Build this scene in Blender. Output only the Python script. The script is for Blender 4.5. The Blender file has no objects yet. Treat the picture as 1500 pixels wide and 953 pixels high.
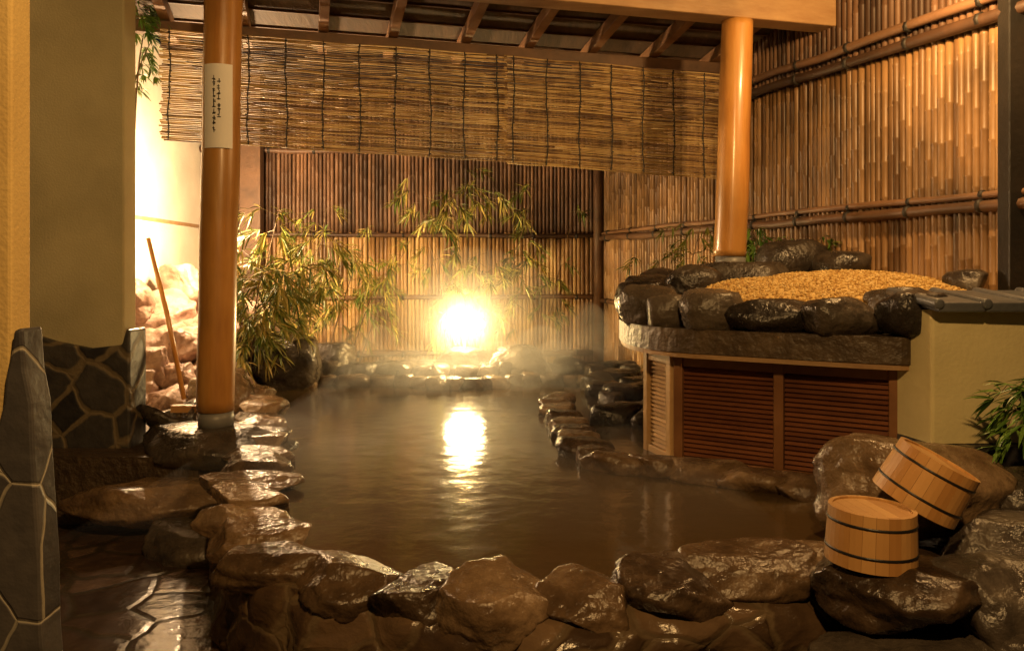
import bpy, bmesh, math, random
from mathutils import Vector, Matrix, noise
random.seed(7)
R=random.random
U=random.uniform
sc=bpy.context.scene
V=Vector
# ---------------------------------------------------------------- materials
def mat(name, cols, rough=.6, scale=4, bump=.2, bscale=30, stretch=(1,1,1), island=False, spec=.5, detail=6, coat=0, trans=None, rr=None, dirt=0):
    m=bpy.data.materials.new(name); m.use_nodes=True
    n=m.node_tree.nodes; l=m.node_tree.links
    b=n['Principled BSDF']
    tc=n.new('ShaderNodeTexCoord'); mp=n.new('ShaderNodeMapping'); mp.inputs['Scale'].default_value=stretch
    l.new(tc.outputs['Object'],mp.inputs[0])
    nz=n.new('ShaderNodeTexNoise'); nz.inputs['Scale'].default_value=scale; nz.inputs['Detail'].default_value=detail
    nz.inputs['Roughness'].default_value=.62
    l.new(mp.outputs[0],nz.inputs['Vector'])
    cr=n.new('ShaderNodeValToRGB'); e=cr.color_ramp.elements
    k=len(cols)
    while len(e)<k: e.new(.5)
    for i,c in enumerate(cols):
        e[i].position=.3+.4*i/(k-1) if k>1 else 0; e[i].color=(*c,1)
    fac=nz.outputs['Fac']
    if island:
        g=n.new('ShaderNodeNewGeometry'); mx=n.new('ShaderNodeMath'); mx.operation='MULTIPLY_ADD'
        mx.inputs[1].default_value=.42; l.new(g.outputs['Random Per Island'],mx.inputs[0])
        m2=n.new('ShaderNodeMath'); m2.operation='MULTIPLY'; m2.inputs[1].default_value=.6; l.new(fac,m2.inputs[0])
        l.new(m2.outputs[0],mx.inputs[2]); fac=mx.outputs[0]
    l.new(fac,cr.inputs[0]); colout=cr.outputs[0]
    if dirt:
        n3=n.new('ShaderNodeTexNoise'); n3.inputs['Scale'].default_value=1.7; n3.inputs['Detail'].default_value=5; l.new(tc.outputs['Object'],n3.inputs['Vector'])
        r3=n.new('ShaderNodeMapRange'); r3.inputs[1].default_value=.4; r3.inputs[2].default_value=.65; r3.inputs[3].default_value=1; r3.inputs[4].default_value=1-dirt; l.new(n3.outputs['Fac'],r3.inputs[0])
        mm=n.new('ShaderNodeMix'); mm.data_type='RGBA'; mm.blend_type='MULTIPLY'; mm.inputs[0].default_value=1; l.new(colout,mm.inputs[6])
        cb=n.new('ShaderNodeCombineColor'); 
        for q in range(3): l.new(r3.outputs[0],cb.inputs[q])
        l.new(cb.outputs[0],mm.inputs[7]); colout=mm.outputs[2]
    l.new(colout,b.inputs['Base Color'])
    n2=n.new('ShaderNodeTexNoise'); n2.inputs['Scale'].default_value=bscale; n2.inputs['Detail'].default_value=8
    l.new(mp.outputs[0],n2.inputs['Vector'])
    bp=n.new('ShaderNodeBump'); bp.inputs['Strength'].default_value=bump; bp.inputs['Distance'].default_value=.02
    l.new(n2.outputs['Fac'],bp.inputs['Height']); l.new(bp.outputs[0],b.inputs['Normal'])
    if rr:
        mr=n.new('ShaderNodeMapRange'); mr.inputs[1].default_value=.35; mr.inputs[2].default_value=.65
        mr.inputs[3].default_value=rr[0]; mr.inputs[4].default_value=rr[1]
        l.new(nz.outputs['Fac'],mr.inputs[0]); l.new(mr.outputs[0],b.inputs['Roughness'])
    else: b.inputs['Roughness'].default_value=rough
    b.inputs['Specular IOR Level'].default_value=spec
    b.inputs['Coat Weight'].default_value=coat
    b.inputs['Coat Roughness'].default_value=.15
    return m
def stonewall(name, cols, mortar, scale, rough=.4, width=.04, bump=.8, stretch=(1,1,1), warp=.14):
    m=bpy.data.materials.new(name); m.use_nodes=True
    n=m.node_tree.nodes; l=m.node_tree.links; b=n['Principled BSDF']
    tc=n.new('ShaderNodeTexCoord'); mp=n.new('ShaderNodeMapping'); mp.inputs['Scale'].default_value=stretch
    l.new(tc.outputs['Object'],mp.inputs[0])
    dn=n.new('ShaderNodeTexNoise'); dn.inputs['Scale'].default_value=scale*.8; dn.inputs['Detail'].default_value=3; l.new(mp.outputs[0],dn.inputs['Vector'])
    va=n.new('ShaderNodeVectorMath'); va.operation='MULTIPLY_ADD'; va.inputs[1].default_value=(warp,warp,warp)
    l.new(dn.outputs['Color'],va.inputs[0]); l.new(mp.outputs[0],va.inputs[2])
    v1=n.new('ShaderNodeTexVoronoi'); v1.feature='DISTANCE_TO_EDGE'; v1.inputs['Scale'].default_value=scale; l.new(va.outputs[0],v1.inputs['Vector'])
    v2=n.new('ShaderNodeTexVoronoi'); v2.inputs['Scale'].default_value=scale; l.new(va.outputs[0],v2.inputs['Vector'])
    nz=n.new('ShaderNodeTexNoise'); nz.inputs['Scale'].default_value=14; nz.inputs['Detail'].default_value=8; l.new(mp.outputs[0],nz.inputs['Vector'])
    sep=n.new('ShaderNodeSeparateColor'); l.new(v2.outputs['Color'],sep.inputs[0])
    ad=n.new('ShaderNodeMath'); ad.operation='MULTIPLY_ADD'; ad.inputs[1].default_value=.5; l.new(sep.outputs[0],ad.inputs[0])
    hf=n.new('ShaderNodeMath'); hf.operation='MULTIPLY'; hf.inputs[1].default_value=.5; l.new(nz.outputs['Fac'],hf.inputs[0]); l.new(hf.outputs[0],ad.inputs[2])
    cr=n.new('ShaderNodeValToRGB'); e=cr.color_ramp.elements; 
    while len(e)<len(cols): e.new(.5)
    for i,c in enumerate(cols): e[i].position=.2+.6*i/(len(cols)-1); e[i].color=(*c,1)
    l.new(ad.outputs[0],cr.inputs[0])
    th=n.new('ShaderNodeMapRange'); th.inputs[1].default_value=width*.6; th.inputs[2].default_value=width*1.2; l.new(v1.outputs['Distance'],th.inputs[0])
    mx=n.new('ShaderNodeMix'); mx.data_type='RGBA'; mx.inputs[6].default_value=(*mortar,1); l.new(th.outputs[0],mx.inputs[0]); l.new(cr.outputs[0],mx.inputs[7])
    l.new(mx.outputs[2],b.inputs['Base Color'])
    h=n.new('ShaderNodeMath'); h.operation='MULTIPLY_ADD'; h.inputs[1].default_value=1.2; l.new(nz.outputs['Fac'],h.inputs[0])
    th2=n.new('ShaderNodeMapRange'); th2.inputs[1].default_value=0; th2.inputs[2].default_value=width*1.6; th2.inputs[4].default_value=.7; l.new(v1.outputs['Distance'],th2.inputs[0]); l.new(th2.outputs[0],h.inputs[2])
    bp=n.new('ShaderNodeBump'); bp.inputs['Strength'].default_value=bump; bp.inputs['Distance'].default_value=.012
    l.new(h.outputs[0],bp.inputs['Height']); l.new(bp.outputs[0],b.inputs['Normal'])
    b.inputs['Roughness'].default_value=rough
    return m
M={}
M['rock']=mat('wet_rock',[(.035,.022,.013),(.12,.075,.04),(.28,.19,.11)],scale=8,bump=.5,bscale=36,island=True,rr=(.1,.38),dirt=.35)
M['rockdark']=mat('dark_rock',[(.012,.01,.009),(.036,.029,.024),(.1,.08,.06)],scale=7,bump=.5,bscale=36,island=True,rr=(.18,.42),dirt=.3)
M['rockpink']=mat('pink_rock',[(.09,.05,.035),(.22,.13,.095),(.36,.25,.19)],scale=6,bump=.8,bscale=16,island=True,rr=(.35,.65))
M['plaster']=mat('yellow_plaster',[(.52,.36,.13),(.58,.42,.16)],rough=.9,scale=3,bump=.2,bscale=90,dirt=.2)
M['plaster2']=mat('beige_plaster',[(.55,.49,.29),(.62,.56,.35)],rough=.9,scale=3,bump=.2,bscale=90,dirt=.25)
M['plaster3']=mat('pale_plaster',[(.62,.54,.28),(.72,.64,.36)],rough=.9,scale=2,bump=.15,bscale=60,dirt=.2)
M['plasterw']=mat('white_plaster',[(.66,.6,.5),(.76,.7,.6)],rough=.9,scale=2,bump=.2,bscale=50,dirt=.2)
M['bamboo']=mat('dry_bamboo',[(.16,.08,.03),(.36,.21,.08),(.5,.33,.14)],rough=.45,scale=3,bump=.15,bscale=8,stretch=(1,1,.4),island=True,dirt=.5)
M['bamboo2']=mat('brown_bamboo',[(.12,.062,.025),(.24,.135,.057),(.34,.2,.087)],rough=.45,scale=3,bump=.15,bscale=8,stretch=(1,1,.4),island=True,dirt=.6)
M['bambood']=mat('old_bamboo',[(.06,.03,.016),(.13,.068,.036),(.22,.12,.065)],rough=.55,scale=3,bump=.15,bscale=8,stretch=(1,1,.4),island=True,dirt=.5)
M['reed']=mat('reed',[(.11,.055,.022),(.36,.23,.09),(.55,.4,.18)],rough=.6,scale=12,bump=.1,bscale=40,island=True,dirt=.3)
M['string']=mat('black_cord',[(.012,.01,.008),(.02,.016,.012)])
M['log']=mat('varnished_log',[(.38,.16,.035),(.52,.25,.06),(.6,.33,.1)],rough=.35,scale=3,bump=.12,bscale=10,stretch=(3,3,.35),coat=.4,dirt=.3)
M['beam']=mat('pale_beam_wood',[(.3,.17,.075),(.42,.27,.13)],rough=.6,scale=4,bump=.15,bscale=18,stretch=(.3,3,3),dirt=.3)
M['dwood']=mat('dark_wood',[(.05,.025,.012),(.12,.06,.028)],rough=.55,scale=5,bump=.15,bscale=20,stretch=(1,1,1))
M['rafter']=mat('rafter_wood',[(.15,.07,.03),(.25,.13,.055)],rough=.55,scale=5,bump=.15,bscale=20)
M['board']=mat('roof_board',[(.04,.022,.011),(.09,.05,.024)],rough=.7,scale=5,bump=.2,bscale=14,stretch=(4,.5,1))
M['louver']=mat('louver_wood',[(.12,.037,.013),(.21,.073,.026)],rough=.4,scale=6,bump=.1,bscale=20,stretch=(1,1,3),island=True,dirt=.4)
M['louverlit']=mat('louver_wood_lit_side',[(.4,.25,.11),(.55,.36,.17)],rough=.4,scale=6,bump=.1,bscale=20,stretch=(1,1,3),island=True,dirt=.2)  # same louver wood, lamplight on the side face put into a paler colour
M['frame']=mat('cabinet_frame_wood',[(.18,.075,.027),(.27,.125,.05)],rough=.45,scale=6,bump=.1,bscale=20,dirt=.3)
M['bucket']=mat('hinoki_wood',[(.44,.22,.065),(.62,.36,.13)],rough=.45,scale=4,bump=.1,bscale=30,stretch=(1,1,.3),island=True,dirt=.25)
M['black']=mat('black_band',[(.01,.01,.01),(.02,.018,.016)],rough=.4)
M['slab']=mat('concrete_slab',[(.05,.033,.02),(.13,.09,.052)],rough=.45,scale=7,bump=.7,bscale=24,dirt=.4)
M['gravel']=mat('yellow_gravel',[(.36,.2,.05),(.55,.36,.11),(.68,.5,.21)],rough=.7,scale=30,bump=.5,bscale=60,island=True)
M['tile']=mat('grey_roof_tile',[(.07,.075,.085),(.13,.135,.145)],rough=.35,scale=6,bump=.2,bscale=40)
M['soil']=mat('soil',[(.035,.022,.013),(.08,.055,.032)],rough=.5,scale=8,bump=1,bscale=25)
M['paper']=mat('paper',[(.8,.79,.77),(.84,.83,.81)],rough=.8,bump=.02)
M['leaf']=mat('bamboo_leaf',[(.05,.08,.012),(.11,.14,.025),(.26,.23,.05)],rough=.45,scale=5,bump=.05,island=True)
M['leafy']=mat('yellow_bamboo_leaf',[(.06,.11,.018),(.18,.2,.035),(.38,.29,.07)],rough=.45,scale=5,bump=.05,island=True)
M['leafd']=mat('dark_leaf',[(.04,.1,.012),(.08,.17,.02),(.15,.25,.04)],rough=.4,scale=5,bump=.05,island=True)
M['twig']=mat('twig',[(.07,.045,.02),(.14,.09,.04)],rough=.7)
M['metal']=mat('grey_metal',[(.15,.15,.15),(.22,.22,.22)],rough=.4,bump=.05)
M['mason']=stonewall('stone_cladding',[(.014,.014,.017),(.032,.031,.034),(.07,.064,.06)],(.17,.135,.085),4.6,rough=.45,width=.06,bump=.6)
M['mason2']=stonewall('stone_cladding_near',[(.035,.033,.036),(.06,.056,.056),(.11,.098,.09)],(.3,.27,.21),4,rough=.5,width=.016,bump=.5,warp=.08)
M['rimwall']=stonewall('rim_masonry',[(.03,.018,.01),(.07,.043,.024),(.14,.09,.05)],(.1,.07,.04),5,rough=.22,width=.07,bump=.7,stretch=(1,1,1.6))
M['floor']=stonewall('wet_paving',[(.025,.015,.011),(.06,.038,.028),(.11,.072,.052)],(.04,.03,.02),3.2,rough=.16,width=.05,bump=.25)
m=bpy.data.materials.new('hot_spring_water'); m.use_nodes=True; n=m.node_tree.nodes; l=m.node_tree.links; b=n['Principled BSDF']
b.inputs['Base Color'].default_value=(.06,.038,.016,1); b.inputs['Roughness'].default_value=.13; b.inputs['IOR'].default_value=1.38
tc=n.new('ShaderNodeTexCoord'); nz=n.new('ShaderNodeTexNoise'); nz.inputs['Scale'].default_value=7; nz.inputs['Detail'].default_value=4
l.new(tc.outputs['Object'],nz.inputs['Vector']); bp=n.new('ShaderNodeBump'); bp.inputs['Strength'].default_value=.09; bp.inputs['Distance'].default_value=.05
l.new(nz.outputs['Fac'],bp.inputs['Height']); l.new(bp.outputs[0],b.inputs['Normal']); M['water']=m
def emis(name,c,s):
    m=bpy.data.materials.new(name); m.use_nodes=True; b=m.node_tree.nodes['Principled BSDF']
    b.inputs['Emission Color'].default_value=(*c,1); b.inputs['Emission Strength'].default_value=s; b.inputs['Base Color'].default_value=(.8,.8,.8,1)
    return m
M['glow']=emis('lamp_glass',(1,.75,.36),120)
# ---------------------------------------------------------------- mesh builder
class MB:
    def __init__(s): s.v=[]; s.f=[]; s.m=[]; s.ms=[]; s.sm=[]
    def mi(s,k):
        if k not in s.ms: s.ms.append(k)
        return s.ms.index(k)
    def add(s,vs,fs,k,smooth=False):
        o=len(s.v); s.v+= [tuple(x) for x in vs]; i=s.mi(k)
        for f in fs: s.f.append([o+a for a in f]); s.m.append(i); s.sm.append(smooth)
    def box(s,c,size,k,rot=None,taper=1):
        hx,hy,hz=[a/2 for a in size]; c=V(c); vs=[]
        for z in(-1,1):
            t=taper if z>0 else 1
            for x,y in((-1,-1),(1,-1),(1,1),(-1,1)):
                p=V((x*hx*t,y*hy*t,z*hz)); 
                if rot: p=rot@p
                vs.append(c+p)
        s.add(vs,[(0,3,2,1),(4,5,6,7),(0,1,5,4),(1,2,6,5),(2,3,7,6),(3,0,4,7)],k)
    def beam(s,a,b,w,h,k):
        a=V(a);b=V(b); d=(b-a); L=d.length; d.normalize(); up=V((0,0,1)); sd=d.cross(up)
        if sd.length<.01: sd=V((1,0,0))
        sd.normalize(); up=sd.cross(d)
        R_=Matrix((d,sd,up)).transposed(); s.box((a+b)/2,(L,w,h),k,R_)
    def tube(s,pts,rs,k,n=8,cap=True,smooth=True):
        vs=[];fs=[]; pts=[V(p) for p in pts]; N=len(pts)
        if not hasattr(rs,'__len__'): rs=[rs]*N
        ref=None
        for i,p in enumerate(pts):
            d=(pts[min(i+1,N-1)]-pts[max(i-1,0)]).normalized()
            if ref is None:
                ref=V((1,0,0)) if abs(d.x)<.8 else V((0,1,0))
            a=(ref-d*ref.dot(d)).normalized(); ref=a; b=d.cross(a)
            for j in range(n):
                t=2*math.pi*j/n; vs.append(p+(a*math.cos(t)+b*math.sin(t))*rs[i])
        for i in range(N-1):
            for j in range(n): 
                q=(j+1)%n; fs.append((i*n+j,i*n+q,(i+1)*n+q,(i+1)*n+j))
        if cap: fs.append(tuple(range(n))[::-1]); fs.append(tuple((N-1)*n+j for j in range(n)))
        s.add(vs,fs,k,smooth)
    def prism(s,poly,z0,z1,k,top=None):
        n=len(poly); vs=[(x,y,z0) for x,y in poly]+[(x,y,z1) for x,y in poly]
        s.add(vs,[(i,(i+1)%n,(i+1)%n+n,i+n) for i in range(n)],k)
        s.add(vs,[tuple(range(n,2*n))],top or k); s.add(vs,[tuple(range(n))[::-1]],k)
    def rock(s,c,size,k,seed=None,rotz=None,sub=4,cuts=7,rough=.12,flat=(.6,.75),sharp=.85,tilt=.15):
        seed=seed if seed is not None else R()*100
        bm=bmesh.new(); bmesh.ops.create_icosphere(bm,subdivisions=sub,radius=1)
        rg=random.Random(seed); pl=[]
        for i in range(cuts):
            nn=V((rg.uniform(-1,1),rg.uniform(-1,1),rg.uniform(-.7,1))).normalized(); pl.append((nn,rg.uniform(.64,.86)))
        pl.append((V((rg.uniform(-tilt,tilt),rg.uniform(-tilt,tilt),1)).normalized(),rg.uniform(*flat)))
        rz=Matrix.Rotation(rotz if rotz is not None else rg.uniform(-.3,.3),3,'Z'); vs=[]
        for v in bm.verts:
            p=v.co.copy()
            p=V([math.copysign(abs(a)**.8,a) for a in p])
            for nn,h in pl:
                d=p.dot(nn)
                if d>h: p-=nn*(d-h)*sharp
            q=p*1.3+V((seed,seed*.7,seed*.3))
            p*=1+rough*1.6*noise.noise(q)+rough*.5*noise.noise(q*3)+rough*.22*noise.noise(q*8)
            p=V((p.x*size[0]/1.7,p.y*size[1]/1.7,p.z*size[2]/1.55))
            vs.append(V(c)+rz@p)
        bm.verts.index_update()
        fs=[tuple(v.index for v in f.verts) for f in bm.faces]; bm.free()
        s.add(vs,fs,k,True)
    def obj(s,name,parent=None,bevel=0,loc=None):
        me=bpy.data.meshes.new(name); me.from_pydata(s.v,[],s.f); 
        for k in s.ms: me.materials.append(M[k])
        me.polygons.foreach_set('material_index',s.m); me.polygons.foreach_set('use_smooth',s.sm); me.update()
        o=bpy.data.objects.new(name,me); sc.collection.objects.link(o)
        if bevel:
            md=o.modifiers.new('b','BEVEL'); md.width=bevel; md.segments=2; md.limit_method='ANGLE'
        if parent: o.parent=parent
        return o
def empty(name,loc=(0,0,0)):
    e=bpy.data.objects.new(name,None); sc.collection.objects.link(e); return e
# ---------------------------------------------------------------- ground
b=MB(); b.add([(-40,-30,-.35),(40,-30,-.35),(40,60,-.35),(-40,60,-.35)],[(0,1,2,3)],'floor'); b.obj('ground')
rim=[(-1.95,6.1),(-1.72,5.3),(-1.52,4.75),(-1.36,4.3),(-1.25,3.9),(-1.16,3.5),(-1.02,3.1),(-.88,2.8),(-.74,2.56),(-.48,2.4),(-.27,2.28),(-.04,2.22),(.22,2.25),(.48,2.33),(.73,2.43),(.98,2.52),(1.2,2.6),(1.5,2.75)]
poly=rim+[(2.2,3.0),(2.2,5.6),(1.2,6.6),(-.1,6.95),(-1.7,6.8)]
b=MB(); b.add([(x,y,0) for x,y in poly],[tuple(range(len(poly)))],'water'); b.obj('hot_spring_water')
cx,cy=0.1,4.3
def outw(p,d):
    v=V((p[0]-cx,p[1]-cy)).normalized(); return (p[0]+v.x*d,p[1]+v.y*d)
b=MB(); vs=[];fs=[]
fine=[]
for i in range(len(rim)-1):
    a=V(rim[i]);c=V(rim[i+1])
    for q in range(10): fine.append(tuple(a.lerp(c,q/10)))
fine.append(rim[-1]); N=len(fine)
prof=[(.16,-.36),(.16,-.32),(.155,-.28),(.15,-.24),(.15,-.2),(.145,-.16),(.135,-.12),(.12,-.08),(.1,-.04),(.06,-.015),(.02,.0),(-.06,.005),(-.1,-.1)]
for p in fine:
    for d,z in prof:
        dd=d+ (.07*noise.noise(V((p[0]*5,p[1]*5,z*7)))+.03*noise.noise(V((p[0]*14,p[1]*14,z*18))) if z<0 else 0)
        q=outw(p,dd); vs.append((q[0],q[1],z))
K=len(prof)
for i in range(N-1):
    for j in range(K-1): a=i*K+j; fs.append((a,a+1,a+K+1,a+K))
b.add(vs,fs,'rimwall',True); b.obj('pool_rim_wall')
b=MB()
data=[(-1.93,6.0,.03,.3,.3,.14),(-1.82,5.62,.03,.34,.3,.12),(-1.68,5.25,.03,.25,.27,.14),(-1.59,4.98,.02,.31,.22,.1),(-1.5,4.72,.03,.25,.25,.13),(-1.42,4.46,.02,.32,.22,.1),(-1.34,4.23,.03,.25,.2,.13),(-1.3,3.99,.02,.35,.24,.1),(-1.21,3.74,.03,.31,.22,.13),
(-1.16,3.46,.02,.4,.27,.11),(-1.06,3.19,.02,.33,.22,.14),(-1.0,2.97,.01,.4,.2,.11),(-.88,2.76,.01,.35,.2,.14),(-.76,2.57,.0,.38,.22,.13),
(-.51,2.42,.0,.27,.25,.15),(-.28,2.32,-.01,.22,.25,.14),(-.05,2.26,.0,.3,.26,.19),(.215,2.27,.0,.28,.24,.16),(.47,2.34,.01,.3,.24,.15),(.73,2.45,.02,.39,.24,.14),(.98,2.53,.015,.26,.22,.15),(1.1,2.3,.05,.4,.42,.18)]
for i,(x,y,z,w,d,h) in enumerate(data):
    left=x<-.6
    b.rock((x,y,z),(w,d,h),'rock',seed=i*3.7+2,rotz=U(-.25,.25)+ (math.radians(-12) if left else 0)+(math.radians(10) if x>.3 else 0),rough=.1,cuts=9 if left else 7,sub=5 if y<4 else 4,sharp=.97,flat=(.55,.68) if left else (.62,.72),tilt=.22)
b.obj('pool_rim_stones')
b=MB()
for i in range(17):
    x=-1.75+i*.16+U(-.03,.03); b.rock((x,6.62+U(-.08,.08)+.12*math.sin(i*.6),.03),(U(.16,.26),.2,U(.1,.16)),'rock',seed=i*2.3,sub=3)
for i in range(26):
    x=-1.7+i*.11+U(-.03,.03); b.rock((x,6.9+U(-.1,.2),.08),(U(.14,.28),.2,U(.12,.24)),'rockdark',seed=i*2.9+9,sub=3)
for i in range(14):
    b.rock((.7+U(-.05,.4),6.75-i*.16,.05),(U(.16,.3),.2,U(.1,.2)),'rockdark',seed=i*4.1+60,sub=3)
b.obj('pool_back_stones')
b=MB()
dv=[(.33,5.75),(.31,5.5),(.31,5.25),(.33,5.0),(.34,4.77),(.36,4.55),(.37,4.34),(.38,4.15),(.42,3.97),(.5,3.82),(.7,3.75),(.9,3.63),(1.08,3.5),(1.26,3.38),(1.44,3.25)]
for i,(x,y) in enumerate(dv):
    big=i>8
    b.rock((x,y,.025),(U(.26,.34) if big else U(.2,.26),.2 if big else .22,.11),'rock',seed=i*1.7+80,sub=4,rotz=-.5 if big else 0,rough=.1,cuts=7)
b.obj('pool_divider_stones')
def boulder(c,s,k='rock',seed=0,rotz=0,name='boulder',rough=.1,**kw):
    b=MB(); b.rock(c,s,k,seed=seed,rotz=rotz,rough=rough,sub=5,**kw); return b.obj(name)
boulder((.08,6.95,.12),(.5,.35,.4),'rockdark',3)
boulder((-.42,7.12,.12),(.5,.3,.34),'rockdark',4)
boulder((-.9,7.15,.06),(.45,.3,.24),'rockdark',44)
rg=random.Random(5)
for i,(c,s) in enumerate([((-2.95,6.5,.5),(.6,.6,.55)),((-2.75,6.1,.3),(.5,.5,.45)),((-2.5,5.8,.1),(.45,.4,.35)),((-2.45,6.45,.4),(.45,.5,.45)),((-2.75,6.8,.75),(.5,.5,.45)),((-2.2,6.7,.35),(.6,.5,.55)),((-2.3,6.1,.15),(.5,.45,.4)),((-2.95,5.9,.1),(.5,.5,.5)),((-2.7,5.4,.1),(.4,.45,.35)),((-2.35,5.4,.05),(.35,.4,.25)),((-2.5,6.15,.38),(.35,.3,.3)),((-2.6,5.6,.28),(.3,.3,.25)),((-2.98,6.2,.75),(.3,.3,.3)),((-2.4,5.65,.2),(.25,.25,.2))]):
    boulder(c,s,'rockpink',i*6.1+51,rotz=rg.uniform(-1,1),rough=.2,cuts=12,sharp=1.0,flat=(.75,.9))
boulder((-1.95,6.6,.2),(.55,.5,.5),'rockdark',14)
boulder((-2.1,5.6,.05),(.4,.5,.4),'rock',16)
boulder((-1.65,7.1,.15),(.4,.4,.35),'rockdark',18)
boulder((-1.62,4.28,.03),(.72,.5,.2),'rockdark',23,name='column_foot_stone',rough=.06)
boulder((-1.78,4.0,-.2),(.8,.4,.2),'rock',26,rough=.1,name='step_stone',sharp=1,cuts=9)
boulder((-1.5,3.72,-.32),(.5,.4,.2),'rockdark',28)
boulder((1.41,2.85,.2),(.58,.4,.3),'rock',27,cuts=4)
boulder((1.42,2.25,-.02),(.42,.4,.34),'rockdark',29)
boulder((1.62,2.5,.02),(.5,.4,.34),'rockdark',31)
boulder((1.5,2.05,-.16),(.5,.4,.4),'rockdark',33)
boulder((1.9,2.85,.06),(.6,.35,.34),'rockdark',35)
boulder((1.08,2.08,-.2),(.5,.35,.36),'rockdark',37)
b=MB(); b.prism([(-3.4,4.1),(-1.62,4.05),(-1.5,4.6),(-1.85,5.5),(-2.05,6.3),(-1.75,6.85),(-.1,7.0),(.9,6.75),(1.0,5.9),(1.6,5.5),(2.2,5.5),(1.6,9),(-3.6,9)],-.35,.0,'soil'); b.obj('garden_bed')
# ---------------------------------------------------------------- bamboo fences
def fence(name,a,bb,z0,z1,dia,k,rails,kb='bambood',k2=None,zsplit=None,ir=.004):
    e=empty(name); a=V((*a,0)); c=V((*bb,0)); L=(c-a).length; d=(c-a).normalized(); nn=V((d.y,-d.x,0))
    if nn.y>0: nn=-nn
    b=MB(); s=0
    while s<L:
        r=dia/2*U(.86,1.1); s+=r; p=a+d*s+nn*(U(-ir,ir)-r); s+=r
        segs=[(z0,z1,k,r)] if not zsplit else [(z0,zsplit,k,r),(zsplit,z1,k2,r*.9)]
        for q0,q1,kk,rr in segs:
            pts=[]; z=q0+U(-.02,.02); nodes=U(.18,.3); nz=z+U(.05,.25); lean=U(-.005,.005)
            pts.append((z,rr))
            while nz<q1-.02:
                pts+=[(nz-.012,rr),(nz-.004,rr*1.09),(nz+.004,rr*1.09),(nz+.01,rr*.97)]; nz+=nodes
            pts.append((q1+U(-.02,.02),rr*.95))
            b.tube([p+d*lean*(t[0]-q0) + V((0,0,t[0])) for t in pts],[t[1] for t in pts],kk,n=10)
    b.obj('canes',e)
    b=MB()
    for z,rr in rails:
        n_=int(L/.45)
        pts=[a+d*(L*j/n_)+nn*(rr*.9)+V((0,0,z+U(-.01,.01))) for j in range(n_+1)]
        b.tube(pts,[rr*U(.85,1.1) for _ in pts],kb,n=8)
        for j in range(n_):
            p=a+d*(L*(j+.5)/n_)+nn*(rr*.9)+V((0,0,z)); 
            b.tube([p-d*.012,p+d*.012],rr*1.15,'string',n=8)
    b.obj('rails',e)
    b=MB(); b.beam(a-nn*(dia*1.4)+V((0,0,(z0+z1)/2)),c-nn*(dia*1.4)+V((0,0,(z0+z1)/2)),.02,z1-z0,'dwood'); b.obj('backing',e)
    return e
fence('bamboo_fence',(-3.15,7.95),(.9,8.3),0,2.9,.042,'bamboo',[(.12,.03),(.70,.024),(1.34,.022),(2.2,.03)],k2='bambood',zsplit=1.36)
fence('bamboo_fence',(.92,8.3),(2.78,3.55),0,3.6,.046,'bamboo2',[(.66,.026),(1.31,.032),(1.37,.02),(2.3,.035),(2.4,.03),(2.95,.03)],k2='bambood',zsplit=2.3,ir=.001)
b=MB(); b.tube([(.9,8.22,0),(.9,8.22,3)],.05,'dwood'); b.box((-2.6,7.85,1.5),(.2,.12,3),'dwood'); b.obj('fence_post')
b=MB(); b.box((2.58,4.02,1.8),(.13,.1,2.4),'black'); b.box((2.58,4.02,.72),(.2,.16,.06),'black'); b.obj('dark_post',bevel=.006)
b=MB(); b.box((-3.22,6.4,1.4),(.12,4.2,3.2),'plasterw'); b.box((-3.15,6.4,1.42),(.03,4.2,.03),'beam'); b.obj('garden_wall')
# ---------------------------------------------------------------- left building
e=empty('bathhouse_wall')
b=MB(); b.box((-2.95,4.38,1.3),(1.64,.14,3.3),'plaster2'); b.obj('far_pier',e,bevel=.01)
def slab(polyxz,y0,y1,k):
    n=len(polyxz); vs=[(x,y0,z) for x,z in polyxz]+[(x,y1,z) for x,z in polyxz]
    b.add(vs,[tuple(range(n)),tuple(range(n,2*n))[::-1]]+[(i,i+n,(i+1)%n+n,(i+1)%n) for i in range(n)],k)
b=MB(); slab([(-3.7,-.35),(-2.08,-.35),(-2.08,.64),(-2.1,.65),(-2.125,.56),(-2.3,.54),(-2.4,.56),(-2.5,.58),(-2.62,.62),(-3.7,.64)],4.27,4.47,'mason'); b.obj('far_stone_base',e,bevel=.012)
b=MB(); b.box((-2.4,1.92,1.3),(2.4,.08,3.3),'plaster'); b.obj('near_wall',e,bevel=.008)
b=MB(); slab([(-3.7,-.35),(-1.105,-.35),(-1.11,.0),(-1.118,.1),(-1.12,.25),(-1.13,.4),(-1.138,.52),(-1.142,.64),(-1.158,.72),(-1.165,.82),(-1.185,.815),(-1.192,.76),(-1.205,.7),(-1.21,.64),(-1.225,.58),(-1.235,.54),(-1.27,.54),(-3.7,.52)],1.865,1.95,'mason2'); b.obj('near_stone_base',e,bevel=.008)
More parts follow.
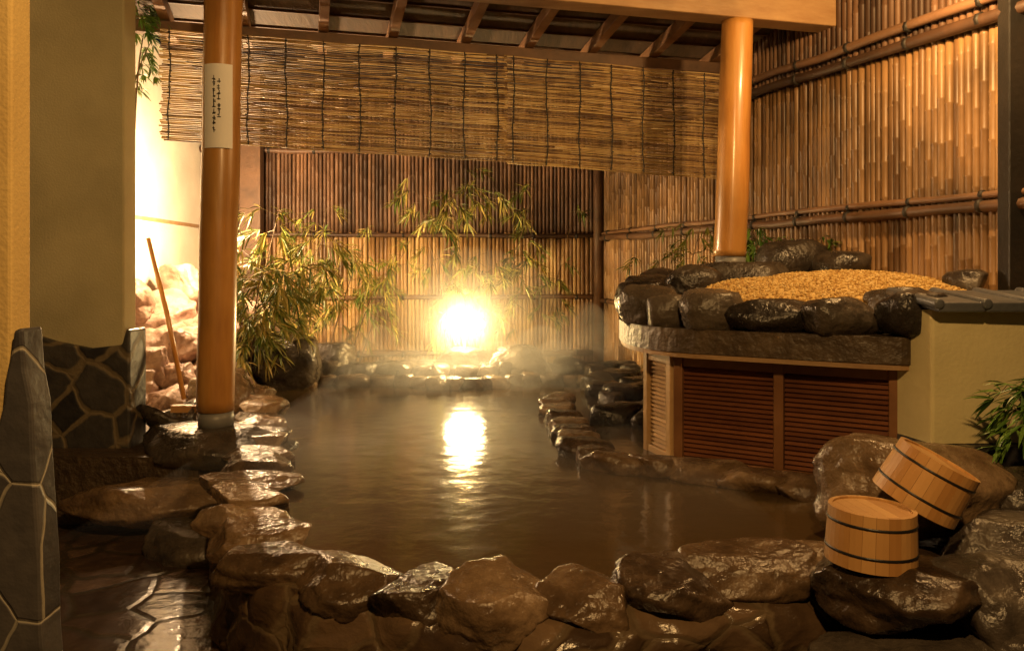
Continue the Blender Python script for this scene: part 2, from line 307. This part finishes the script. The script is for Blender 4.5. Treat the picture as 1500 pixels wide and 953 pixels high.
# ---------------------------------------------------------------- columns
def column(x,y,z0,z1,r0,r1,seed):
    e=empty('log_column'); b=MB(); pts=[];rs=[]
    for i in range(41):
        t=i/40; z=z0+(z1-z0)*t
        pts.append((x+.045*(t-.5)+.008*noise.noise(V((seed,z*1.5,0))),y+.008*noise.noise(V((seed,z*1.5,5))),z)); rs.append((r0*(1-t)+r1*t)*(1+.04*noise.noise(V((seed+3,z*3,0)))))
    b.tube(pts,rs,'log',n=40); b.obj('trunk',e)
    b=MB(); b.tube([(x-.022,y,z0-.09),(x-.022,y,z0+.0)],[r0*.93,r0*.93],'metal',n=32); b.obj('base_collar',e); return e
c1=column(-1.6,4.3,.2,2.72,.1,.1,1)
c2=column(1.44,5.1,1.06,2.58,.104,.1,5)
e=empty('paper_notice'); b=MB(); vs=[];fs=[]
PC=(-1.586,4.3); PR=.1075
for i in range(13):
    a=-math.pi/2+.1+ (i/12-.5)*1.5
    for z in(1.62,2.07): vs.append((PC[0]+PR*math.cos(a),PC[1]+PR*math.sin(a),z))
for i in range(12): fs.append((2*i,2*i+2,2*i+3,2*i+1))
b.add(vs,fs,'paper',True); b.obj('sheet',e)
b=MB()
for col,a0 in((0,-1.62),(1,-1.38)):
    for j in range(10 if col==0 else 7):
        z=1.99-j*.03-(.02 if col else 0)
        for q in range(4):
            a=a0+U(-.03,.03); zz=z+U(-.009,.009); w_=U(.05,.09) if q<2 else .018; h=.0026 if q<2 else .011
            A=[(a-w_,zz-h),(a+w_,zz-h),(a+w_,zz+h),(a-w_,zz+h)]
            b.add([(PC[0]+(PR+.001+.0003*q)*math.cos(t),PC[1]+(PR+.001+.0003*q)*math.sin(t),y) for t,y in A],[(0,1,2,3)],'string')
b.obj('lettering',e)
# ---------------------------------------------------------------- roof
e=empty('pavilion_roof')
u=V((3.04,.8,0)).normalized(); w=V((-u.y,u.x,0))
P0=V((-1.6,4.3,0))
b=MB(); a=P0-u*1.2; c=P0+u*3.9
b.beam(a+V((0,0,2.71)),c+V((0,0,2.71)),.17,.25,'beam'); b.obj('front_beam',e,bevel=.01)
C0=V((-2.6,4.905,0)); C1=V((2.1,6.14,0))
b=MB(); b.beam(C0+w*.07+V((0,0,2.53)),C1+w*.07+V((0,0,2.53)),.07,.08,'dwood'); b.obj('back_purlin',e,bevel=.004)
b=MB()
for i in range(12):
    p=V((-2.45,4.94,0))+u*(.49*i-.25+U(-.015,.015)); f=p-w*.72; 
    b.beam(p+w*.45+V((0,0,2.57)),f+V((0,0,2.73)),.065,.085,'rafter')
b.obj('rafters',e,bevel=.004)
b=MB()
a0=C0-u*.2-w*.72; a1=C1+u*.3-w*.72; h0=C0-u*.2+w*.5; h1=C1+u*.3+w*.5
vs=[a0+V((0,0,2.79)),a1+V((0,0,2.79)),h1+V((0,0,2.61)),h0+V((0,0,2.61))]; vs+= [p+V((0,0,.03)) for p in vs]
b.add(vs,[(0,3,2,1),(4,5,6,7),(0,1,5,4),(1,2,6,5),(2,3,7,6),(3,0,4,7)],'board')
for o in (-.5,-.25,0,.25):
    zz=2.79-.1475*(o+.72)-.006
    b.beam(C0-u*.2+w*o+V((0,0,zz)),C1+u*.3+w*o+V((0,0,zz)),.02,.012,'dwood')
b.obj('boards',e)
b=MB(); b.beam(C0-u*.2+w*-.9+V((0,0,2.95)),C1+u*.3-w*.9+V((0,0,2.95)),.4,.02,'board'); b.obj('roof_top',e)
# ---------------------------------------------------------------- reed blind
e=empty('reed_blind')
def blind(A,B,zt,zb):
    A=V((*A,0));B=V((*B,0)); L=(B-A).length; d=(B-A).normalized(); b=MB()
    nr=int((zt[0]-zb[0])/.0112)
    for i in range(nr):
        f=i/(nr-1)
        s=-U(0,.03)
        while s<L:
            ln=U(.3,1.3); e2=min(s+ln,L+U(0,.02)); pts=[]
            for q in range(6):
                t=s+(e2-s)*q/5; g=t/L
                z=(zt[0]*(1-g)+zt[1]*g)*(1-f)+(zb[0]*(1-g)+zb[1]*g)*f
                pts.append(A+d*t+V((0,0,z+.005*noise.noise(V((t*4,i*7.1,0)))+U(-.0015,.0015)))+w*(.012*math.sin(t*7+i*.02)+U(-.003,.003)))
            b.tube(pts,U(.0037,.0058),'reed',n=5)
            s=e2-.01
    b.obj('reeds',e)
    b=MB()
    k=int(L/.235)
    for j in range(k+1):
        t=L*(j+.15)/(k+.4); g=t/L; z0=zt[0]*(1-g)+zt[1]*g; z1=zb[0]*(1-g)+zb[1]*g
        pts=[A+d*(t+.006*math.sin(z*9+j*3)+.003*math.sin(z*31+j))-w*.017+V((0,0,z)) for z in [z0+(z1-z0)*q/30 for q in range(31)]]
        b.tube(pts,.0045,'string',n=4)
        for q in range(20):
            z=z0+(z1-z0)*(q+.5)/20; b.box(A+d*(t+.006*math.sin(z*9+j*3)+U(-.006,.006))-w*.018+V((0,0,z)),(.016,.008,.008),'string')
    b.obj('cords',e)
blind((-2.22,5.0),(-.05,5.57),(2.5,2.49),(1.8,1.74))
blind((-.03,5.575),(1.75,6.045),(2.49,2.46),(1.735,1.66))
# ---------------------------------------------------------------- planter counter with louvered cabinet
A=V((.83,3.97,0)); B=V((1.69,3.41,0)); C=V((.745,4.27,0))
e=empty('louvered_cabinet')
def face(A,B,panels,z0,z1,out,fk,lk):
    d=(B-A).normalized(); L=(B-A).length
    b=MB(); fw=.045
    st=[0]+[L*(i+1)/panels for i in range(panels)]
    for i,s in enumerate(st):
        o=fw/2 if i==0 else (-fw/2 if i==panels else 0)
        p=A+d*(s+o)+out*.01; b.box(p+V((0,0,(z0+z1)/2)),(fw,.05,z1-z0),fk,Matrix.Rotation(math.atan2(d.y,d.x),3,'Z'))
    for z in(z0+.03,z1-.025):
        b.beam(A+d*.046+out*.008+V((0,0,z)),B-d*.046+out*.008+V((0,0,z)),.04,.05,fk)
    b.obj('frame',e,bevel=.004)
    b=MB(); rz=Matrix.Rotation(math.atan2(d.y,d.x),3,'Z')
    for i in range(panels):
        m0=A+d*((st[i]+st[i+1])/2); n_=20; ww=st[i+1]-st[i]-fw*(1.5 if panels==1 else 1.1)
        for j in range(n_):
            z=z0+.07+(z1-z0-.13)*j/(n_-1)
            b.box(m0+out*.004+V((0,0,z)),(ww,.028,.005),lk,rz@Matrix.Rotation(math.radians(48+U(-2,2)),3,'X'))
    b.obj('louvers',e)
d=(B-A).normalized(); outAB=V((d.y,-d.x,0)); outAB=outAB if outAB.y<0 else -outAB
d2=(A-C).normalized(); outCA=V((d2.y,-d2.x,0)); outCA=outCA if outCA.x<0 else -outCA
face(A,B,2,-.02,.535,outAB,'frame','louver'); face(C,A,1,-.02,.535,outCA,'louverlit','louverlit')
b=MB(); inn=[(A.x+.04,A.y+.05),(B.x-.0,B.y+.06),(2.55,3.6),(2.5,5.2),(1.1,5.7),(.82,4.9),(.80,4.3)]
b.prism(inn,-.35,.54,'dwood'); b.obj('carcass',e)
e=empty('gravel_planter')
def smooth(pl,it=2):
    for _ in range(it):
        o=[]; n=len(pl)
        for i in range(n):
            a,c=V(pl[i]),V(pl[(i+1)%n]); o+=[tuple(a*.75+c*.25),tuple(a*.25+c*.75)]
        pl=o
    return pl
out=smooth([(.62,4.6),(.62,4.2),(.74,3.86),(1.1,3.62),(1.6,3.3),(1.7,3.3),(2.6,3.5),(2.6,4.4),(2.2,5.4),(1.0,5.8),(.72,5.2)])
b=MB(); b.prism(out,.565,.68,'slab','soil'); b.prism([(x*.985+.02,y*.985+.06) for x,y in out],.54,.563,'beam'); b.obj('slab',e,bevel=.012)
b=MB()
ps=[(.74,4.27,.775,.28,.28,.2),(.8,4.05,.75,.22,.22,.16),(.98,3.84,.765,.27,.24,.19),(1.22,3.68,.755,.36,.22,.14),(1.48,3.52,.755,.31,.22,.15),(1.72,3.36,.78,.25,.22,.17),(1.8,3.64,.8,.26,.25,.14),(.78,4.55,.78,.3,.3,.22),(.86,4.85,.8,.3,.3,.24),(1.08,4.75,.87,.32,.28,.22),(1.0,5.15,.82,.35,.3,.26),(2.4,4.15,.9,.16,.2,.12),(1.88,5.3,1.0,.4,.3,.3),(2.1,5.0,.98,.3,.3,.2),(1.62,4.95,.95,.2,.2,.12)]
for i,(x,y,z,a1,a2,a3) in enumerate(ps): b.rock((x,y,z),(a1,a2,a3),'rockdark',seed=i*7.3+120,rough=.08,cuts=3,sharp=.7,flat=(.75,.9))
b.rock((1.42,4.98,.9),(.44,.46,.22),'rockdark',seed=321,rough=.06,cuts=3)
b.obj('edge_stones',e)
def gz(x,y):
    t=min(1,max(0,(y-3.6)/1.0)); r=((x-1.85)/.95)**2+((y-4.35)/.9)**2
    return .70+.27*max(0,1-r)**.6*(.55+.45*t)+.03*noise.noise(V((x*3,y*3,0)))
b=MB(); n1=40; vs=[];fs=[]
for i in range(n1+1):
    for j in range(n1+1): x=.95+i*1.7/n1; y=3.5+j*1.8/n1; vs.append((x,y,gz(x,y)))
for i in range(n1):
    for j in range(n1):
        x=.95+i*1.7/n1; y=3.5+j*1.8/n1
        if ((x-1.85)/.95)**2+((y-4.35)/.9)**2>1: continue
        a=i*(n1+1)+j; fs.append((a,a+n1+1,a+n1+2,a+1))
b.add(vs,fs,'gravel',True)
bm=bmesh.new(); bmesh.ops.create_icosphere(bm,subdivisions=1,radius=1); iv=[v.co.copy() for v in bm.verts]; bm.verts.index_update(); iff=[tuple(v.index for v in f.verts) for f in bm.faces]; bm.free()
cnt=0
while cnt<8000:
    x=U(1.0,2.6); y=U(3.55,5.25)
    if ((x-1.85)/.95)**2+((y-4.35)/.9)**2>1: continue
    cnt+=1; r=U(.005,.012); q=Matrix.Rotation(U(0,6),3,V((U(-1,1),U(-1,1),U(-1,1))).normalized()); sx,sy,sz=U(.7,1.3),U(.7,1.3),U(.5,1)
    c=V((x,y,gz(x,y)+r*.3)); b.add([c+q@V((v.x*r*sx,v.y*r*sy,v.z*r*sz)) for v in iv],iff,'gravel',True)
b.obj('gravel',e)
e=empty('plaster_wall')
b=MB(); b.prism([(1.70,3.18),(3.4,3.26),(3.4,3.5),(1.66,3.4)],.26,.80,'plaster3'); b.obj('plaster',e,bevel=.012)
b=MB(); b.prism([(1.71,3.13),(3.4,3.2),(3.4,3.6),(1.64,3.5)],-.35,.257,'mason'); b.obj('stone_base',e,bevel=.01)
b=MB()
for i in range(9):
    x=1.78+i*.19
    b.beam((x,3.1,.815),(x,3.5,.855),.187,.04,'tile')
    b.tube([(x-.095,3.09,.828),(x-.095,3.5,.868)],.022,'tile',n=12)
b.obj('tile_cap',e,bevel=.008)
# ---------------------------------------------------------------- buckets
def bucket(loc,rot,r=.122,h=.175):
    e=empty('wooden_bucket'); b=MB(); ns=22; Rm=rot; loc=V(loc)
    def T(p): return loc+Rm@V(p)
    for i in range(ns):
        a0=2*math.pi*i/ns+.003; a1=2*math.pi*(i+1)/ns-.003; vs=[]
        for z,rr in((0,r*1.03),(h,r*.97)):
            for a in(a0,(a0+a1)/2,a1): vs.append(T((rr*math.cos(a),rr*math.sin(a),z)))
            for a in(a1,(a0+a1)/2,a0): vs.append(T(((rr-.012)*math.cos(a),(rr-.012)*math.sin(a),z)))
        fs=[(0,1,7,6),(1,2,8,7),(2,3,9,8),(3,4,10,9),(4,5,11,10),(5,0,6,11),(6,7,8,9,10,11),(5,4,3,2,1,0)]
        b.add(vs,fs,'bucket')
    b.obj('staves',e)
    b=MB(); n=6; R0=r*.97-.012
    for i in range(n):
        x0=-R0+2*R0*i/n+.0004; x1=-R0+2*R0*(i+1)/n-.0004
        xs=[x0+(x1-x0)*q/4 for q in range(5)]
        top=[(x,math.sqrt(max(0,R0*R0-x*x))) for x in xs]; bot=[(x,-y) for x,y in reversed(top)]
        pl=top+bot; m_=len(pl)
        vs=[T((x,y,h-.006)) for x,y in pl]+[T((x,y,h-.02)) for x,y in pl]
        b.add(vs,[tuple(range(m_))[::-1],tuple(range(m_,2*m_))]+[(k_,(k_+1)%m_,(k_+1)%m_+m_,k_+m_) for k_ in range(m_)],'bucket')
    b.obj('base_disc',e)
    b=MB()
    for z in(.04,h-.035):
        rr=r*(1.03-.06*z/h); ns=40; vs=[];fs=[]
        for i in range(ns):
            a=2*math.pi*i/ns
            for dr,dz in((.0,-.004),(.002,-.003),(.002,.003),(.0,.004)): vs.append(T(((rr+dr)*math.cos(a),(rr+dr)*math.sin(a),z+dz)))
        for i in range(ns):
            for j in range(3): k_=(i+1)%ns; fs.append((i*4+j,k_*4+j,k_*4+j+1,i*4+j+1))
        b.add(vs,fs,'black',True)
    b.obj('bands',e)
bucket((1.04,2.28,.118),Matrix.Rotation(math.radians(2),3,'Y')@Matrix.Rotation(.1,3,'Z'),h=.155)
bucket((1.24,2.43,.24),Matrix.Rotation(math.radians(27),3,'Y')@Matrix.Rotation(math.radians(8),3,'X'),h=.16,r=.125)
# ---------------------------------------------------------------- leaning brush and stone basin
e=empty('long_handled_brush'); b=MB()
b.tube([(-2.2,4.75,1.16),(-2.05,4.66,.72),(-1.9,4.55,.22)],[.013,.014,.014],'log',n=12); b.obj('handle',e)
b=MB(); b.box((-1.88,4.53,.17),(.16,.05,.04),'bucket'); 
for i in range(60): x=-1.95+.14*R(); y=4.51+.04*R(); b.tube([(x,y,.15),(x+U(-.01,.01),y,.09)],.002,'twig',n=4)
b.obj('head',e)
b=MB(); prof=[(.09,0),(.13,.04),(.15,.1),(.14,.13),(.12,.12),(.1,.06),(.0,.04)]; vs=[];fs=[]
for r,z in prof:
    for j in range(28): a=2*math.pi*j/28; q=1+.22*noise.noise(V((math.cos(a)*1.3,math.sin(a)*1.3,z*4))); vs.append((-1.95+r*q*math.cos(a),4.5+r*q*math.sin(a),.05+z*(1+.3*math.sin(a*2))))
for i in range(len(prof)-1):
    for j in range(28): k_=(j+1)%28; fs.append((i*28+j,i*28+k_,(i+1)*28+k_,(i+1)*28+j))
b.add(vs,fs,'rockdark',True); b.obj('stone_basin')
# ---------------------------------------------------------------- plants
def leaf(b,p,d,L,wd,k):
    d=V(d).normalized(); sd=d.cross(V((U(-.5,.5),U(-.5,.5),1))).normalized(); g=V((0,0,-1))
    p0=V(p); p1=p0+d*L*.35; p2=p0+d*L*.7+g*L*.08; p3=p0+d*L+g*L*.22
    up=sd.cross(d)*wd*.25
    b.add([p0,p1+sd*wd,p1-up,p1-sd*wd,p2+sd*wd*.7,p2-up,p2-sd*wd*.7,p3],[(0,1,2),(0,2,3),(1,4,5,2),(2,5,6,3),(4,7,5),(5,7,6)],k)
def bamboo(name,stems,k,ll=(.09,.16),nl=5,lw=.008,twl=.3):
    b=MB()
    for (base,top,n_) in stems:
        base=V(base);top=V(top); mid=(base+top)/2+V((U(-.05,.05),U(-.05,.05),.12))
        pts=[(base*(1-t)*(1-t)+mid*2*t*(1-t)+top*t*t) for t in [i/8 for i in range(9)]]
        b.tube(pts,[.008-.0007*i for i in range(9)],'twig',n=5)
        for i in range(n_):
            t=U(.25,1); p=base*(1-t)*(1-t)+mid*2*t*(1-t)+top*t*t
            a=U(0,6.28); td=V((math.cos(a),math.sin(a),U(-.5,.5))).normalized(); L=U(.3,1)*twl
            q1=p+td*L*.5+V((0,0,.02)); q2=p+td*L+V((0,0,-.05)); b.tube([p,q1,q2],[.003,.002,.001],'twig',n=3,cap=False)
            for c in(q1,q2,(q1+q2)/2,q2):
                for j in range(nl):
                    dd=td+V((U(-.9,.9),U(-.9,.9),U(-1.3,.3))); leaf(b,c,dd,U(*ll),lw*U(.7,1.2),k)
    return b.obj(name)
bamboo('bamboo_plant',[((-2.15,6.2,.1),(-2.0,6.0,1.1),16),((-2.2,6.3,.1),(-1.75,6.1,1.0),20),((-2.1,6.3,.1),(-1.85,5.8,.95),16),((-2.2,6.5,.1),(-1.9,6.4,1.45),16),((-2.2,6.6,.1),(-1.55,6.5,1.25),18),((-2.1,6.6,.1),(-1.35,6.6,1.1),14)],'leafy',ll=(.12,.19),lw=.01)
bamboo('bamboo_plant',[((-1.8,7.5,.0),(-1.3,7.2,1.35),20),((-2.0,7.5,.0),(-1.7,7.2,1.55),20),((-1.5,7.6,0),(-.95,7.3,1.25),16),((-1.6,7.6,0),(-1.15,7.1,1.0),10)],'leafy',lw=.007)
bamboo('bamboo_plant',[((-.5,7.7,0),(-.9,7.2,1.85),18),((-.4,7.7,0),(-.55,7.0,1.8),20),((-.3,7.7,0),(-.2,7.2,1.9),18),((-.2,7.7,0),(.25,7.4,1.85),14),((-.5,7.7,0),(-.75,7.1,1.5),10)],'leafy',twl=.35)
bamboo('bamboo_plant',[((.1,7.9,0),(.2,7.6,1.8),12),((.1,7.9,0),(-.1,7.6,1.2),6),((.3,7.9,0),(.6,7.7,1.5),8)],'leaf')
bamboo('bamboo_plant',[((1.3,6.5,0),(1.2,6.2,1.25),16),((1.3,6.5,0),(1.5,6.2,1.35),16),((1.2,6.5,0),(1.0,6.1,1.05),10)],'leaf',ll=(.07,.13))
bamboo('shrub',[((1.75,5.5,.8),(1.65,5.4,1.25),16),((1.85,5.5,.8),(1.9,5.4,1.2),16),((1.95,5.4,.8),(2.05,5.3,1.15),14)],'leafd',ll=(.05,.09),twl=.2)
bamboo('shrub',[((-2.45,5.0,2.3),(-2.35,4.9,2.75),14),((-2.5,5.0,1.6),(-2.28,4.95,2.4),0),((-2.5,5.2,1.9),(-2.4,5.2,2.7),10)],'leafd',ll=(.06,.1),twl=.2)
bamboo('fern_clump',[((1.95,2.95,.25),(1.85,2.85,.52),10),((2.0,2.95,.25),(1.98,2.85,.55),10),((2.0,2.95,.25),(2.1,2.8,.45),8)],'leafd',ll=(.06,.12),lw=.009,twl=.14)
# ---------------------------------------------------------------- lamps
def ell(b,c,r,k,nu=24,nv=16,wob=0,sd=0):
    bm=bmesh.new(); bmesh.ops.create_uvsphere(bm,u_segments=nu,v_segments=nv,radius=1); bm.verts.index_update()
    vs=[]
    for v in bm.verts:
        q=v.co*(1+wob*noise.noise(v.co*1.6+V((sd,sd,0)))); vs.append(V(c)+V((q.x*r[0],q.y*r[1],q.z*r[2])))
    b.add(vs,[tuple(v.index for v in f.verts) for f in bm.faces],k,True); bm.free()
def garden_lamp(loc,P,col,r=(.07,.07,.07),name='garden_lamp',gnd=0):
    e=empty(name); loc=V(loc)
    b=MB(); ell(b,loc,r,'glow'); b.obj('glass_globe',e)
    b=MB(); b.tube([(loc.x,loc.y+.02,gnd),(loc.x,loc.y+.02,loc.z-r[2]*.9)],.012,'metal',n=12); b.obj('stem',e)
    ld=bpy.data.lights.new('bulb','POINT'); ld.energy=P; ld.color=col; ld.shadow_soft_size=r[2]*1.3
    lo=bpy.data.objects.new('bulb',ld); sc.collection.objects.link(lo); lo.location=loc; lo.parent=e
garden_lamp((-.43,7.05,.5),390,(1,.57,.16),r=(.17,.1,.1))
garden_lamp((-2.4,6.35,1.45),760,(1,.64,.33),r=(.06,.06,.06))
def lampo(name,loc,P,col,r):
    ld=bpy.data.lights.new(name,'POINT'); ld.energy=P; ld.color=col; ld.shadow_soft_size=r
    lo=bpy.data.objects.new(name,ld); sc.collection.objects.link(lo); lo.location=loc
lampo('eaves_lamp',(2.0,3.7,2.5),135,(1,.56,.2),.05)
lampo('ceiling_lamp',(.3,.3,2.6),290,(1,.57,.2),.07)
# steam, and scatter volumes for the lamp's halo
def steam(key,dens):
    m=bpy.data.materials.new(key); m.use_nodes=True; n=m.node_tree.nodes; l=m.node_tree.links; n.remove(n['Principled BSDF'])
    v_=n.new('ShaderNodeVolumeScatter'); v_.inputs['Color'].default_value=(.96,.95,.93,1); v_.inputs['Anisotropy'].default_value=.35; v_.inputs['Density'].default_value=dens
    l.new(v_.outputs[0],n['Material Output'].inputs['Volume']); M[key]=m
steam('steam',.17); steam('halo_scatter',.12); steam('steamw',.4)
e=empty('steam')
b=MB(); nx,ny=50,80; vs=[];fs=[]
X0,X1,Y0,Y1=-1.6,1.0,2.75,7.6
def top(x,y):
    ex=min((x-X0)/.5,(X1-x)/.5,(y-Y0)/.8,(Y1-y)/.4,1); ex=max(ex,0)
    return .02+(.1+.5*max(0,noise.noise(V((x*1.1,y*.8,3)))+.25)+.25*max(0,noise.noise(V((x*3,y*2,9)))))*ex**.8*min(1,.35+.65*(y-Y0)/3)
for i in range(nx+1):
    for j in range(ny+1):
        x=X0+(X1-X0)*i/nx; y=Y0+(Y1-Y0)*j/ny; vs.append((x,y,top(x,y)))
o=len(vs)
for i in range(nx+1):
    for j in range(ny+1):
        x=X0+(X1-X0)*i/nx; y=Y0+(Y1-Y0)*j/ny; vs.append((x,y,.012))
def id_(i,j): return i*(ny+1)+j
for i in range(nx):
    for j in range(ny):
        f=(id_(i,j),id_(i+1,j),id_(i+1,j+1),id_(i,j+1)); fs.append(f); fs.append(tuple(o+q for q in f[::-1]))
for i in range(nx):
    fs.append((id_(i,0),o+id_(i,0),o+id_(i+1,0),id_(i+1,0))); fs.append((id_(i+1,ny),o+id_(i+1,ny),o+id_(i,ny),id_(i,ny)))
for j in range(ny):
    fs.append((id_(0,j+1),o+id_(0,j+1),o+id_(0,j),id_(0,j))); fs.append((id_(nx,j),o+id_(nx,j),o+id_(nx,j+1),id_(nx,j+1)))
b.add(vs,fs,'steam',True); b.obj('mist_layer',e)
for i,rr in enumerate((.22,.36,.55,.78)):
    b=MB(); ell(b,(-.43+.01*i,7.0,.5+.01*i),(rr*1.15,rr*.9,rr*.85),'halo_scatter',32,20); b.obj('lamp_halo_%d'%i,e)  # nested volumes added around the pool lamp to give it a soft glow
for i,(x,y,z,a,c,h) in enumerate([(.2,6.0,.28,.5,.4,.24),(.6,6.2,.34,.4,.35,.3),(-.8,6.1,.2,.55,.4,.16),(-1.3,6.2,.3,.3,.35,.28)]):
    for s_ in (1,.6):
        b=MB(); ell(b,(x+(1-s_)*.1,y,z),(a*s_,c*s_,h*s_),'steamw',32,20,wob=.55,sd=i*3.3+s_); b.obj('wisp_%d'%i,e)
# ---------------------------------------------------------------- night sky
w_=bpy.data.worlds.new('World'); sc.world=w_; w_.use_nodes=True; n=w_.node_tree.nodes; l=w_.node_tree.links
st=n.new('ShaderNodeTexSky'); st.sky_type='NISHITA'; st.sun_disc=False; st.sun_elevation=math.radians(2); st.sun_rotation=math.radians(200)
l.new(st.outputs[0],n['Background'].inputs[0]); n['Background'].inputs[1].default_value=.008
# ---------------------------------------------------------------- camera
cd=bpy.data.cameras.new('camera'); co=bpy.data.objects.new('camera',cd); sc.collection.objects.link(co)
co.location=(0,0,.95); co.rotation_euler=(math.radians(90),0,0); cd.sensor_width=36; cd.lens=27.6; cd.shift_y=-.051; cd.clip_end=300; cd.clip_start=.05
sc.camera=co
sc.view_settings.view_transform='Standard'
